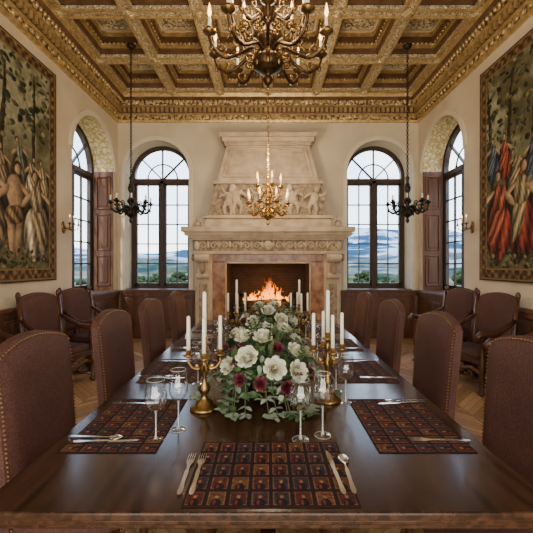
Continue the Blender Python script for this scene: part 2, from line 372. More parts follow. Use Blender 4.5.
for kk in range(24):
    a=kk*pi/12; q.ell((math.cos(a)*.175,math.sin(a)*.175,zc-.012),(.018,.018,.018),4,6,4)
q.ell((0,0,zc-.045),(.035,.035,.03),4,8,6)
for sx in (-1,1):
    for sy in (-1,1):
        pts=[]
        for t in range(13):
            th=t/12*2.6*pi; r=.075*(1-t/14); pts.append((sx*(hx-.235+r*math.cos(th)),sy*(hy-.25+r*math.sin(th)),zc-.015))
        q.tube(pts,[.015*(1-.5*t/12) for t in range(13)],5,4)
        q.ell((sx*(hx-.18),sy*(hy-.19),zc-.01),(.03,.03,.025),4,6,4)
        q.ell((sx*(.05),sy*(hy-.2),zc-.01),(.05,.02,.02),4,6,4); q.ell((sx*(hx-.18),sy*.07,zc-.01),(.02,.05,.02),4,6,4)
for i in range(NX):
    for j in range(NY):
        c.merge(q,T(-XA+(i+.5)*CW,YA-(j+.5)*CL,0))
for i in range(NX+1):
    for j in range(NY+1):
        c.ell((-XA+i*CW,YA-j*CL,ZC-.02),(.07,.07,.045),2,10,6)
        c.lathe([(.09,ZC-.015),(.09,ZC-.03),(.065,ZC-.04)],8,0,T(-XA+i*CW,YA-j*CL,0))
c.obj('ceiling',[gbeam,gbrown,gplain,goldp,gcream])
prof=[(0,4.57),(.04,4.57),(.05,4.62),(.05,4.72),(.09,4.74),(.10,4.86),(.16,4.88),(.18,4.98),(.24,5.02),(.26,5.1),(.26,5.14),(0,5.14)]
w=MB()
loop=[(-RX0,YR),(-RX0,YB),(RX0,YB),(RX0,YR)]
def cor(seg,m):
    vs=[];fs=[]
    for (cx,cy),(ix,iy) in zip(loop,((1,1),(1,-1),(-1,-1),(-1,1))):
        for d,z in seg: vs.append((cx+ix*d,cy+iy*d,z))
    n=len(seg)
    for L in range(4):
        for i in range(n-1):
            fs.append((L*n+i,L*n+i+1,((L+1)%4)*n+i+1,((L+1)%4)*n+i))
    w.add(vs,fs,m)
cor(prof[0:3],1);cor(prof[2:4],0);cor(prof[3:5],1);cor(prof[4:6],2);cor(prof[5:7],1);cor(prof[6:8],0);cor(prof[7:9],2);cor(prof[8:],1)
def along(fn,step):
    n=int((YB-YR)/step)
    for i in range(n):
        y=YR+.1+(i+.5)*(YB-YR-.2)/n; fn(T(-RX0,y,0)); fn(T(RX0,y,0)@RZ(pi))
    n=int(2*RX0/step)
    for i in range(n):
        x=-RX0+.05+(i+.5)*(2*RX0-.1)/n; fn(T(x,YB,0)@RZ(-pi/2))
along(lambda M:w.box(.05,.135,-.025,.025,4.76,4.85,1,M),.1)
along(lambda M:w.ell((.19,0,4.94),(.03,.028,.04),1,6,5,M),.085)
along(lambda M:w.ell((.06,0,4.67),(.02,.035,.04),1,6,5,M),.12)
w.obj('trim_%d'%ti,[gold,gplain,gbrown],normals=True); ti+=1
# ------------------------------------------------------------ fireplace
YF=YB-.004
def spiral(mb,cx,cy,cz,R,turn,hand,r,m,a0=0):
    pts=[]
    for t in range(17):
        th=a0+hand*t/16*turn*2*pi; rr=R*(1-t/18)
        pts.append((cx+rr*math.cos(th),cy,cz+rr*math.sin(th)))
    mb.tube(pts,[r*(1-.5*t/16) for t in range(17)],6,m)
w=MB(); F=6.65
for s in (-1,1):
    a,b=sorted((s*1.06,s*1.38)); w.box(a,b,F,YF,0,1.78,0)
    a,b=sorted((s*1.02,s*1.44)); w.box(a,b,F-.06,YF,0,.3,0); 
    a,b=sorted((s*1.10,s*1.34)); w.box(a,b,F-.05,F,.3,1.3,0)
    a,b=sorted((s*1.14,s*1.30)); w.box(a,b,F-.07,F-.05,.4,1.2,3)
    for k in range(14):
        t=k/13; z=1.3+.46*t; d=.06+.16*t**1.6
        w.box(a-.03,b+.03,F-d,F,z,z+.036,0)
    M2=T(s*1.22,F-.17,1.68)@RY(pi/2); w.lathe([(.075,-.13),(.085,-.12),(.085,.12),(.075,.13)],16,0,M2)
    M2=T(s*1.22,F-.07,1.34)@RY(pi/2); w.lathe([(.05,-.12),(.055,-.11),(.055,.11),(.05,.12)],14,0,M2)
    w.ell((s*1.22,F-.14,1.5),(.06,.05,.12),3,10,8)
    a,b=sorted((s*.80,s*1.06)); w.box(a,b,F+.04,YF,0,1.62,1)
    a,b=sorted((s*.86,s*1.0)); w.box(a,b,F+.02,F+.05,.4,1.5,1)
    a,b=sorted((s*.79,s*.815)); w.box(a,b,F+.02,F+.06,0,1.6,0)
    w.ell((s*(1.46),F+.25,1.7),(.05,.09,.08),3)
w.box(-1.06,1.06,F+.04,YF,1.60,1.78,1)
w.box(-.83,.83,F+.02,F+.06,1.58,1.61,0)
w.box(-1.42,1.42,F-.06,YF,1.76,1.81,0)
w.box(-1.38,1.38,F-.03,YF,1.81,2.03,3)
w.box(-1.44,1.44,F-.08,YF,2.02,2.06,0)
w.box(-1.50,1.50,F-.11,YF,2.06,2.11,0); w.box(-1.56,1.56,F-.15,YF,2.11,2.17,0); w.box(-1.61,1.61,F-.19,YF,2.17,2.26,0)
for k in range(47): x=-1.42+k*2.84/46; w.box(x-.018,x+.018,F-.125,F-.08,2.065,2.105,0)
for k in range(-6,7):
    x=k*.205; h=1 if k%2 else -1
    spiral(w,x,F-.04,1.92,.075,1.3,h,.018,0,a0=0 if h>0 else pi)
    w.ell((x+.1,F-.04,1.93),(.03,.025,.07),0,8,6); w.ell((x+.1,F-.045,1.99),(.02,.02,.02),0,8,6)
for s in (-1,1): w.ell((s*1.34,F-.05,1.92),(.05,.03,.085),0,10,8)
w.ell((0,F-.06,1.92),(.09,.05,.095),0,12,8)
w.frus((-1.32,1.32,6.82,YF),2.26,(-1.3,1.3,6.84,YF),2.36,0)
w.frus((-1.24,1.24,6.88,YF),2.36,(-1.22,1.22,6.9,YF),2.5,0)
w.box(-1.27,1.27,6.85,YF,2.47,2.53,0)
w.frus((-1.18,1.18,6.94,YF),2.53,(-1.04,1.04,7.02,YF),3.2,3)
w.frus((-1.10,1.10,6.96,YF),3.17,(-1.08,1.08,6.97,YF),3.24,0)
w.frus((-1.02,1.02,7.02,YF),3.24,(-.84,.84,7.14,YF),4.0,0)
def hx_(z): t=(z-3.24)/.76; return 1.02-.18*t, 7.02+.12*t
P=[(-1,3.32),(1,3.32),(1,3.92),(-1,3.92)]
for ins,rr in ((.1,.022),(.17,.012)):
    pts=[]
    for sgn,z in P+P[:1]:
        z2=z+(ins-.1)*(1 if z<3.5 else -1); a,b=hx_(z2); pts.append((sgn*(a-ins),b-.005,z2))
    for a,b in zip(pts[:-1],pts[1:]): w.tube([a,b],rr,6,0)
w.box(-.88,.88,7.08,YF,3.98,4.04,0); w.box(-.92,.92,7.02,YF,4.04,4.12,0); w.box(-.97,.97,6.97,YF,4.12,4.20,0)
for k in range(38): x=-.86+k*1.72/37; w.box(x-.014,x+.014,7.04,7.09,4.0,4.04,0)
def putto(x,z,h,pose,y):
    M=T(x,y,z)@SC(h,h*.7,h)@RY(pose*.25)
    w.ell((0,-.06,.88),(.10,.11,.12),0,10,8,M)
    w.ell((0,-.02,.60),(.15,.12,.2),0,10,8,M); w.ell((0,-.03,.43),(.14,.12,.13),0,10,8,M)
    for s in (-1,1):
        up=.25 if s*pose>0 else -.15
        w.tube([(s*.14,-.02,.70),(s*.28,-.08,.66+up*.4),(s*.36,-.1,.66+up*1.2)],[.06,.05,.035],6,0,M)
        w.tube([(s*.07,-.02,.38),(s*.14+pose*.03,-.1,.2),(s*.10+pose*.08,-.03,0)],[.09,.07,.045],6,0,M)
        w.ell((s*.26,.03,.66),(.16,.03,.12),3,8,6,M)
for i,x in enumerate((-.84,-.56,-.28,.0,.28,.56,.84)):
    putto(x,2.56,.56+.05*((i*3)%2),(-1)**i,6.93)
for x in (-.98,-.7,-.42,-.14,.14,.42,.7,.98):
    spiral(w,x,6.94,2.66,.07,1.2,1 if x>0 else -1,.016,0)
for s in (-1,1):
    for k in range(7):
        a=pi*k/6; w.ell((s*1.36+.09*math.cos(a),6.8,2.33+.11*math.sin(a)),(.028,.04,.05),0,8,6)
    w.ell((s*1.36,6.79,2.33),(.05,.05,.05),0)
w.box(-1.25,1.25,7.36,YF-.005,0,1.8,2)
for s in (-1,1): a,b=sorted((s*.78,s*.80)); w.box(a,b,F+.1,7.4,.4,1.7,2)
w.box(-.8,.8,F+.1,7.4,1.60,1.7,2)
w.box(-.8,.8,F-.02,7.4,0,.42,2); w.box(-1.6,1.6,6.15,F,0,.09,0)
w.obj('fireplace',[stone,marble,brickm,stone_dk],bevel=.006)
lg=pm('charred_log',(.03,.02,.015),(.20,.10,.05),.9,scale=12,bump=.8,bscale=20)
w=MB()
for (a,b,r) in (((-.42,6.88,.62),(.40,6.93,.64),.07),((-.34,7.12,.62),(.42,7.05,.64),.075),((-.40,6.90,.78),(.36,7.0,.82),.065),((.40,6.95,.76),(-.24,7.12,.90),.06)):
    w.tube([a,[(a[i]+b[i])/2+.01 for i in range(3)],b],[r,r*1.05,r*.9],10,0)
for s in (-1,1):
    w.tube([(s*.5,6.72,.425),(s*.5,6.72,.95)],.022,8,1); w.ell((s*.5,6.72,1.0),(.05,.05,.055),1); w.ell((s*.5,6.72,.8),(.035,.035,.03),1)
    w.tube([(s*.5,6.72,.52),(s*.5,7.2,.52)],.015,6,1)
for x in [-.4+.1*k for k in range(9)]: w.tube([(x,6.8,.52),(x,7.2,.52)],.012,5,1)
w.tube([(-.5,6.8,.52),(.5,6.8,.52)],.014,6,1); w.tube([(-.5,6.74,.86),(.5,6.74,.86)],.01,6,1)
w.obj('fireplace_logs',[lg,iron])
w=MB()
for k in range(54):
    x=random.gauss(-.02,.17); y=random.uniform(6.9,7.18); h=random.uniform(.15,.60)*max(.3,1-abs(x)*1.9); r=random.uniform(.015,.05); ph=random.uniform(0,6)
    ts=[i/11 for i in range(12)]
    pts=[(x+.06*math.sin(t*6+ph)*t,y+.02*math.cos(t*4+ph),.74+.1*random.random()+h*t) for t in ts]
    w.tube(pts,[max(.0012,r*math.sin(pi*(.15+.85*t)**.6)*(1-.5*t)) for t in ts],8,0)
w.obj('fire_flames',[fire])
# ------------------------------------------------------------ vertex-painted textiles
def sn(H,W,s,seed):
    r=np.random.default_rng(seed).random((s+2,s+2)); y=np.linspace(0,s,H); x=np.linspace(0,s,W)
    yi=y.astype(int);xi=x.astype(int);fy=(y-yi);fx=(x-xi);fy=fy*fy*(3-2*fy);fx=fx*fx*(3-2*fx)
    a=r[np.ix_(yi,xi)];b=r[np.ix_(yi,xi+1)];c_=r[np.ix_(yi+1,xi)];d=r[np.ix_(yi+1,xi+1)]
    return (a*(1-fx)+b*fx)*(1-fy[:,None])+(c_*(1-fx)+d*fx)*fy[:,None]
def fbm(H,W,s,seed): return (sn(H,W,s,seed)+.5*sn(H,W,s*2,seed+1)+.25*sn(H,W,s*4,seed+2))/1.75
def lin(c): c=np.clip(c,0,1); return np.where(c<.04,c/12.92,((c+.055)/1.055)**2.4)
class CV:
    def __init__(s,Wm,Hm,W,H):
        s.W,s.H=W,H; s.X,s.Y=np.meshgrid(np.linspace(0,Wm,W),np.linspace(0,Hm,H)); s.c=np.zeros((H,W,3)); s.wx=0;s.wy=0
    def mix(s,mask,col):
        col=np.array(col,float); s.c=s.c*(1-mask[...,None])+col*mask[...,None]
    def el(s,cx,cy,rx,ry,col,ang=0,soft=.15,fold=0):
        dx=s.X+s.wx-cx;dy=s.Y+s.wy-cy;ca,sa=math.cos(ang),math.sin(ang)
        u=(dx*ca+dy*sa)/rx;v=(-dx*sa+dy*ca)/ry;d=u*u+v*v
        m=np.clip((1-d)/soft,0,1); sh=(1-.35*u)*(1-.25*d)
        if fold: sh=sh*(1+.38*np.sin(u*8+v*3+cx*20)+.15*np.sin(u*19-v*5))
        s.c=s.c*(1-m[...,None])+(np.array(col)*sh[...,None])*m[...,None]
    def mesh(s,pos,name,mat):
        W,H=s.W,s.H; v=[pos(s.X[j,i],s.Y[j,i]) for j in range(H) for i in range(W)]
        fcs=[(j*W+i,j*W+i+1,(j+1)*W+i+1,(j+1)*W+i) for j in range(H-1) for i in range(W-1)]
        me=bpy.data.meshes.new(name); me.from_pydata(v,[],fcs); me.materials.append(mat)
        at=me.color_attributes.new('Col','FLOAT_COLOR','POINT'); cc=np.ones((H*W,4),dtype=np.float32); cc[:,:3]=lin(s.c).reshape(-1,3)
        at.data.foreach_set('color',cc.ravel()); me.polygons.foreach_set('use_smooth',[True]*len(fcs)); me.update(); return me
def figure(cv,x,y,h,robe,robe2,skin=(.74,.58,.43),bare=False,lean=0):
    w_=h*.17; dk=(.16,.12,.09)
    if bare:
        cv.el(x,y+h*.45,w_*1.0,h*.5,dk,0,.6)
        cv.el(x-.3*w_,y+h*.25,w_*.36,h*.27,skin,.1); cv.el(x+.35*w_,y+h*.25,w_*.36,h*.27,np.array(skin)*.85,-.1)
        cv.el(x,y+h*.64,w_*.7,h*.19,skin,lean); cv.el(x,y+h*.42,w_*.85,h*.10,robe,.3,.15,1)
    else:
        cv.el(x,y+h*.35,w_*1.5,h*.42,dk,lean,.5)
        cv.el(x,y+h*.28,w_*1.25,h*.32,robe,lean,.12,1); cv.el(x+.35*w_,y+h*.40,w_*.7,h*.28,robe2,lean+.35,.12,1); cv.el(x,y+h*.66,w_*.75,h*.15,robe2,lean,.15,1)
    cv.el(x-w_*.95,y+h*.62,w_*.22,h*.13,skin,-.8); cv.el(x+w_*1.0,y+h*.68,w_*.2,h*.13,skin,1.0)
    cv.el(x+lean*h*.4,y+h*.90,h*.058,h*.068,(.28,.17,.09)); cv.el(x+lean*h*.4+.006,y+h*.885,h*.042,h*.055,skin)
def tapestry(seed,warm):
    Wm,Hm=2.9,3.05; cv=CV(Wm,Hm,300,290); H,W=290,300
    n1=fbm(H,W,9,seed); n2=fbm(H,W,30,seed+9); n3=fbm(H,W,70,seed+20)
    cv.wx=.02*(fbm(H,W,22,seed+40)-.5)*2; cv.wy=.02*(fbm(H,W,22,seed+50)-.5)*2
    t=cv.Y/Hm
    g=np.array((.32,.34,.22)); br=np.array((.44,.36,.24)); sky=np.array((.60,.60,.49))
    cv.c=g*(n1[...,None])*1.5+br*(1-n1[...,None])*.8
    m=np.clip((t-.5)*5,0,1)*np.clip((n1-.42)*8,0,1); cv.mix(m*.9,sky)
    r=random.Random(seed)
    for k in range(7):
        x=.2+k*.42+r.uniform(-.1,.1); cv.el(x,1.8,.035,1.0,(.24,.18,.10),r.uniform(-.12,.12))
    for k in range(340):
        x=r.uniform(.05,2.85);y=1.75+1.2*r.random()**.8; q_=r.uniform(.6,1.35)
        cv.el(x,y,r.uniform(.02,.08),r.uniform(.015,.05),np.array(r.choice([(.23,.27,.17),(.31,.34,.21),(.44,.42,.27),(.17,.21,.15),(.50,.46,.31)]))*q_,r.uniform(-1,1),.4)
    for k in range(140):
        cv.el(r.uniform(0,2.9),r.uniform(.15,.7),r.uniform(.02,.12),r.uniform(.01,.05),np.array(r.choice([(.42,.34,.2),(.28,.31,.17),(.54,.45,.28),(.24,.2,.12)])),0,.5)
    if warm:
        rob=[((.56,.20,.14),(.62,.29,.20)),((.24,.29,.38),(.34,.39,.45)),((.62,.51,.33),(.54,.24,.17)),((.57,.53,.43),(.28,.34,.42)),((.52,.18,.14),(.58,.51,.35))]
    else:
        rob=[((.66,.61,.50),(.57,.50,.38)),((.52,.36,.27),(.63,.55,.42)),((.35,.40,.39),(.61,.57,.49)),((.69,.63,.52),(.54,.45,.34)),((.50,.38,.26),(.42,.44,.38))]
    for k in range(10):
        figure(cv,.3+k*.26+r.uniform(-.05,.05),1.15+r.uniform(-.1,.3),.62,*rob[(k+2)%5],lean=r.uniform(-.25,.25))
    for k in range(6):
        figure(cv,.45+k*.40+r.uniform(-.04,.04),.28+r.uniform(0,.1),1.25,*rob[k%5],bare=(not warm and k%2==0),lean=r.uniform(-.12,.12))
    for k in range(90):
        cv.el(r.uniform(0.1,2.8),r.uniform(.2,.45),r.uniform(.02,.05),r.uniform(.015,.04),np.array(r.choice([(.26,.31,.16),(.58,.49,.31),(.22,.2,.12)])),r.uniform(-1,1),.5)
    cv.c*= (.70+.35*n2+.32*n3)[...,None]
    gr=cv.c.mean(axis=2,keepdims=True)*np.array((1.08,1.0,.80)); cv.c=(cv.c*.70+gr*.30)*.90
    cv.wx=0;cv.wy=0
    b=.17; d=np.minimum(np.minimum(cv.X,Wm-cv.X),np.minimum(cv.Y,Hm-cv.Y)); bd=(d<b).astype(float)
    pat=.5+.5*np.sin(cv.X*46+3*n1)*np.sin(cv.Y*46+3*n2); col=np.array((.24,.17,.115))+pat[...,None]*np.array((.28,.24,.15)); 
    cv.c=np.where(bd[...,None]>0,col*(.5+.9*n3[...,None]),cv.c)
    for e in (.03,b-.01): cv.mix((abs(d-e)<.009).astype(float),(.48,.40,.26))
    cv.mix((d<.016).astype(float),(.12,.10,.09))
    return cv,Wm,Hm
tapm=attrm('tapestry_weave',.95,.5,250)
for sx,seed,nm in ((-1,3,False),(1,14,True)):
    cv,Wm,Hm=tapestry(seed,nm)
    me=cv.mesh(lambda x,y:(sx*(3.165-.006*math.sin(x*7)*(1-y/Hm)),2.32+x,1.33+y),'tapestry',tapm)
    ob=place('tapestry',me); so=ob.modifiers.new('s','SOLIDIFY'); so.thickness=.012; so.offset=0
cv=CV(.58,.41,260,185); tw=.58/8; th=.41/5
ix=(cv.X/tw).astype(int); iy=np.minimum((cv.Y/th).astype(int),4); fx=cv.X/tw-ix; fy=cv.Y/th-iy
pal=np.array([(.32,.16,.125),(.23,.17,.20),(.38,.26,.17),(.19,.17,.19),(.28,.15,.15)])
cv.c=pal[(ix*2+iy*3)%5]
cv.mix(((fx<.09)|(fx>.91)|(fy<.08)|(fy>.92)).astype(float),(.14,.09,.10))
e=np.abs(np.maximum(abs(fx-.5),abs(fy-.5))-.37)<.022; cv.mix(e.astype(float)*.7,(.54,.38,.25))
bd=((fx-.5)/.24)**2+((fy-.2)/.28)**2<1; cv.mix(bd.astype(float),(.12,.09,.12))
bd=((fx-.42)/.07)**2+((fy-.25)/.15)**2<1; cv.mix(bd.astype(float),(.44,.19,.14))
bd=((fx-.5)/.085)**2+((fy-.60)/.11)**2<1; cv.mix(bd.astype(float),(.58,.42,.30))
bd=((fx-.5)/.12)**2+((fy-.72)/.06)**2<1; cv.mix(bd.astype(float),(.36,.18,.13))
cv.c*=(.62+.6*fbm(185,260,60,3))[...,None]
d=np.minimum(np.minimum(cv.X,.58-cv.X),np.minimum(cv.Y,.41-cv.Y)); cv.mix((d<.008).astype(float),(.14,.09,.09))
matm=attrm('placemat_weave',.8,.2,200)
mat_me=cv.mesh(lambda x,y:(x-.29,y-.205,.003 ),'placemat',matm)
TZ=.77
def mat_at(x,y,rz=0):
    o=place('placemat',mat_me,(x,y,TZ),rz); so=o.modifiers.new('s','SOLIDIFY'); so.thickness=.003; so.offset=-.9
# ------------------------------------------------------------ dining table
w=MB(); TW=.94; TY0=1.1; TY1=5.0
w.box(-TW,TW,TY0,TY1,TZ-.028,TZ,0); w.box(-TW+.012,TW-.012,TY0+.012,TY1-.012,TZ-.05,TZ-.028,0)
w.box(-TW+.03,TW-.03,TY0+.03,TY1-.03,TZ-.075,TZ-.05,0); w.box(-.6,.6,TY0+.2,TY1-.2,TZ-.15,TZ-.075,0)
lp=[(.055,0.06),(.075,.1),(.05,.15),(.085,.25),(.095,.35),(.06,.45),(.045,.5),(.07,.54),(.07,TZ-.15)]
for y in (1.75,3.05,4.35):
    for s in (-1,1): w.lathe(lp,16,0,T(s*.33,y,0))
    w.box(-.45,.45,y-.06,y+.06,0,.07,0)
w.box(-.04,.04,1.75,4.35,.1,.18,0)
w.obj('dining_table',[tablew],bevel=.007)
# ------------------------------------------------------------ chairs
def backpanel(mb,hw,z0,z1,arc,y0,lean,th,mf,bulge=.03,nails=True):
    nu,nv=16,16
    def top(u): a=abs(u); return z1+arc*(1-a*a)-.022*max(0,(a-.8)/.2)**2
    def pos(u,v,side):
        z=z0+v*(top(u)-z0); x=u*hw*(1-.05*(1-v)); y=y0-lean*v**1.3-(.025*(1-u*u))
        ed=(1-u**12)*(1-(2*v-1)**14)
        return (x,y+(th/2*(.7+.3*ed)+bulge*(1-u**6)*(1-(2*v-1)**8) if side else -th/2*(.7+.3*ed)),z)
    v=[];f=[]
    for side in (1,0):
        for j in range(nv+1):
            for i in range(nu+1): v.append(pos(-1+2*i/nu,j/nv,side))
    K=(nu+1)*(nv+1); id=lambda s,i,j:(0 if s else K)+j*(nu+1)+i
    for j in range(nv):
        for i in range(nu):
            f.append((id(1,i,j),id(1,i+1,j),id(1,i+1,j+1),id(1,i,j+1))); f.append((id(0,i,j),id(0,i,j+1),id(0,i+1,j+1),id(0,i+1,j)))
    mb.add(v,f,mf,True)
    rv=[];rf=[];path=[(0,j) for j in range(nv+1)]+[(i,nv) for i in range(1,nu+1)]+[(nu,j) for j in range(nv-1,-1,-1)]+[(i,0) for i in range(nu-1,0,-1)]
    for (i,j) in path: rv.append(pos(-1+2*i/nu,j/nv,1)); rv.append(pos(-1+2*i/nu,j/nv,0))
    n=len(path)
    for k in range(n): a=2*k;b=2*((k+1)%n); rf.append((a,a+1,b+1,b))
    mb.add(rv,rf,mf,False)
    if nails:
        for side in (1,0):
            for k in range(38):
                for s in (-1,1):
                    p=pos(s*.965,.02+.96*k/37,side); mb.ell((p[0],p[1]+(.001 if side else -.001),p[2]),(.0055,.0055,.0055),2,6,4)
            for k in range(29):
                p=pos(-.95+1.9*k/28,.982,side); mb.ell(p,(.0055,.0055,.0055),2,6,4)
w=MB()
backpanel(w,.275,.40,1.155,.065,-.205,.055,.06,0)
w.ell((0,.02,.445),(.265,.25,.055),0,28,12,None,.35)
w.box(-.245,.245,-.22,.24,.36,.42,1)
for k in range(30):
    x=-.25+.5*k/29; w.ell((x,.262,.41),(.006,.006,.006),2,6,4)
    for s in (-1,1): w.ell((s*.262,-.2+.44*k/29,.41),(.006,.006,.006),2,6,4)
leg=[(.022,0),(.03,.03),(.02,.06),(.032,.14),(.018,.2),(.028,.24),(.03,.36)]
for s in (-1,1):
    w.lathe(leg,12,1,T(s*.215,.21,0))
    w.tube([(s*.215,-.27,0),(s*.215,-.22,.2),(s*.215,-.21,.42)],[.02,.024,.024],8,1)
    w.tube([(s*.215,.21,.12),(s*.215,-.235,.12)],.014,8,1)
w.tube([(-.215,-.02,.12),(.215,-.02,.12)],.014,8,1)
dch=w.mesh('dining_chair',[fab,woodc,nail])
for cyy in (1.72,2.6,3.46,4.42): place('dining_chair',dch,(-.895,cyy,0),-pi/2)
for cyy in (1.58,2.46,3.38,4.3): place('dining_chair',dch,(.935,cyy,0),pi/2)
# armchair
w=MB()
backpanel(w,.265,.56,1.13,.06,-.27,.09,.05,0)
for s in (-1,1):
    w.tube([(s*.285,-.30,0),(s*.285,-.26,.3),(s*.285,-.265,.6),(s*.285,-.34,1.13)],[.026,.028,.028,.024],8,1)
    w.ell((s*.285,-.345,1.165),(.03,.03,.05),1,10,8)
    w.lathe([(.035,0),(.042,.03),(.026,.06),(.042,.16),(.026,.24),(.04,.3),(.04,.4),(.024,.43),(.038,.52),(.024,.62),(.035,.66),(.035,.68)],12,1,T(s*.30,.25,0))
    pts=[(s*.285,-.29,.86),(s*.295,-.15,.79),(s*.31,.02,.72),(s*.32,.18,.71),(s*.33,.30,.735),(s*.33,.35,.70),(s*.33,.335,.65),(s*.33,.30,.655),(s*.33,.305,.685)]
    w.tube(pts,[.024,.029,.033,.037,.04,.034,.028,.022,.017],10,1)
    w.tube([(s*.29,.25,.1),(s*.285,-.28,.1)],.024,8,1); w.ell((s*.30,.25,.03),(.045,.06,.03),1)
w.tube([(-.29,0,.1),(.29,0,.1)],.024,8,1)
w.tube([(-.29,.25,.26),(-.15,.25,.30),(0,.25,.26),(.15,.25,.30),(.29,.25,.26)],.028,8,1)
for s in (-1,1):
    spiral(w,s*.12,.25,.22,.06,1.3,s,.016,1)
    w.tube([(s*.295,.24,.36),(s*.295,.08,.24),(s*.295,-.1,.16),(s*.295,-.27,.03)],.02,7,1)
w.ell((0,.25,.27),(.06,.025,.06),1)
w.box(-.29,.29,-.27,.27,.36,.42,1)
w.ell((0,.01,.45),(.28,.265,.06),0,28,12,None,.4)
for k in range(24): w.ell((-.26+.52*k/23,.275,.42),(.007,.007,.007),2,6,4)
ach=w.mesh('armchair',[fab,woodc,nail])
for sx in (-1,1):
    for yy,dr,xx in ((3.45,.15,2.72),(4.5,.3,2.68),(5.4,.3,2.70)):
        place('armchair',ach,(sx*xx,yy,0),(-pi/2-dr if sx<0 else pi/2+dr))
# ------------------------------------------------------------ candelabra
w=MB()
w.lathe([(.075,0),(.078,.008),(.07,.018),(.05,.025),(.045,.04),(.02,.055),(.014,.075),(.028,.095),(.032,.115),(.016,.14),(.011,.17),(.022,.2),(.026,.225),(.012,.25),(.010,.29),(.02,.305),(.012,.32),(.01,.345),(.03,.352),(.034,.36),(.016,.362),(.018,.39),(.014,.392)],18,0)
w.lathe([(.0115,.385),(.0105,.63),(.004,.636)],12,1); w.tube([(0,0,.635),(.001,0,.648)],.0012,5,2)
for k in range(4):
    M=RZ(k*pi/2); 
    w.tube([(.01,0,.235),(.035,0,.215),(.065,0,.225),(.085,0,.255),(.085,0,.285)],[.007,.008,.007,.006,.006],8,0,M)
    w.ell((.04,0,.232),(.014,.004,.012),0,8,6,M)
    w.lathe([(.008,.28),(.026,.288),(.03,.296),(.014,.298),(.016,.32),(.012,.322)],14,0,M@T(.085,0,0))
    w.lathe([(.0105,.31),(.0095,.50),(.004,.505)],12,1,M@T(.085,0,0)); w.tube([(.085,0,.504),(.086,0,.516)],.0012,5,2,M)
cdl=w.mesh('candelabra',[brass,wax,iron])
for x,y in ((-.345,1.9),(.345,2.02),(-.31,3.47),(.31,3.47)): place('candelabra',cdl,(x,y,TZ),.15)
grim,_,b_=base('glass_rim'); b_.inputs['Base Color'].default_value=(.85,.87,.87,1); b_.inputs['Roughness'].default_value=.04; b_.inputs['Alpha'].default_value=.5
def wine(H,R):
    w=MB()
    w.lathe([(.037,.0015),(.02,.005),(.006,.012),(.0045,H*.25),(.0045,H*.42),(.008,H*.46),(R*.40,H*.485),(R*.68,H*.53),(R*.93,H*.61),(R,H*.69),(R*.97,H*.8),(R*.8,H*.995)],28,0,caps=False)
    w.tube([(R*.8*math.cos(a*pi/14),R*.8*math.sin(a*pi/14),H*.996) for a in range(29)],.0010,5,1)
    w.tube([(.037*math.cos(a*pi/14),.037*math.sin(a*pi/14),.0016) for a in range(29)],.0010,5,1)
    w.tube([(0,0,.006),(0,0,.02),(0,0,H*.42),(0,0,H*.475)],[.010,.0035,.0035,.008],8,1)
    return w.mesh('wine_glass',[glass,grim])
wg1=wine(.27,.049); wg2=wine(.285,.045)
for i,(x,y) in enumerate([(-.50,1.56),(-.425,1.66),(.145,1.56),(.25,1.6),(.44,1.98),(.42,2.16),(-.46,2.3),(-.42,2.42),(.47,2.78),(.41,2.9),(-.46,3.2),(-.4,3.3),(.46,3.6),(.4,3.7)]):
    place('wine_glass',(wg1,wg2)[i%2],(x,y,TZ+.0005))
# cutlery
hp=[(-.004,0),(.004,0),(.0065,-.02),(.0055,-.07),(.0085,-.115),(.006,-.13),(0,-.134),(-.006,-.13),(-.0085,-.115),(-.0055,-.07),(-.0065,-.02)]
def zc_(m,h=.0035): m.prism(hp,h,0)
fk=MB(); fk.M=SC(1.15,1.15,1); zc_(fk); fk.prism([(-.004,-.002),(.004,-.002),(.006,.02),(.0125,.035),(.013,.052),(-.013,.052),(-.0125,.035),(-.006,.02)],.003)
for k in range(4): x=-.0108+k*.0072; fk.prism([(x-.0018,.05),(x+.0018,.05),(x+.001,.092),(x-.001,.092)],.003)
sp_=MB(); sp_.M=SC(1.15,1.15,1); zc_(sp_); sp_.prism([(-.003,-.002),(.003,-.002),(.003,.035),(-.003,.035)],.003); sp_.ell((0,.055,.004),(.019,.03,.004),0,16,8)
kn=MB(); kn.M=SC(1.15,1.15,1); zc_(kn,.005); kn.prism([(-.006,0),(.006,0),(.009,.03),(.009,.085),(.004,.108),(-.004,.112),(-.006,.09)],.002)
fkm=fk.mesh('fork',[silver]); spm=sp_.mesh('spoon',[silver]); knm=kn.mesh('knife',[silver])
CZ=TZ+.0045
mat_at(.01,1.33)
place('fork',fkm,(-.305,1.33,CZ),.03); place('fork',fkm,(-.262,1.33,CZ),.02); place('knife',knm,(.25,1.33,CZ),.05); place('spoon',spm,(.298,1.335,CZ),-.03)
for i,yy in enumerate((1.74,2.6,3.45,4.3)):
    mat_at(-.67,yy,pi/2) ; mat_at(.665,yy,pi/2)
    place('knife',knm,(-.70,yy-.20,CZ),-pi/2+.06); place('spoon',spm,(-.75,yy-.165,CZ),-pi/2-.05); place('fork',fkm,(-.72,yy+.22,CZ),-pi/2)
    place('fork',fkm,(.74,yy-.19,CZ),pi/2-.05); place('knife',knm,(.74,yy+.225,CZ),pi/2+.1); place('spoon',spm,(.76,yy+.26,CZ),pi/2+.06) if i==0 else None
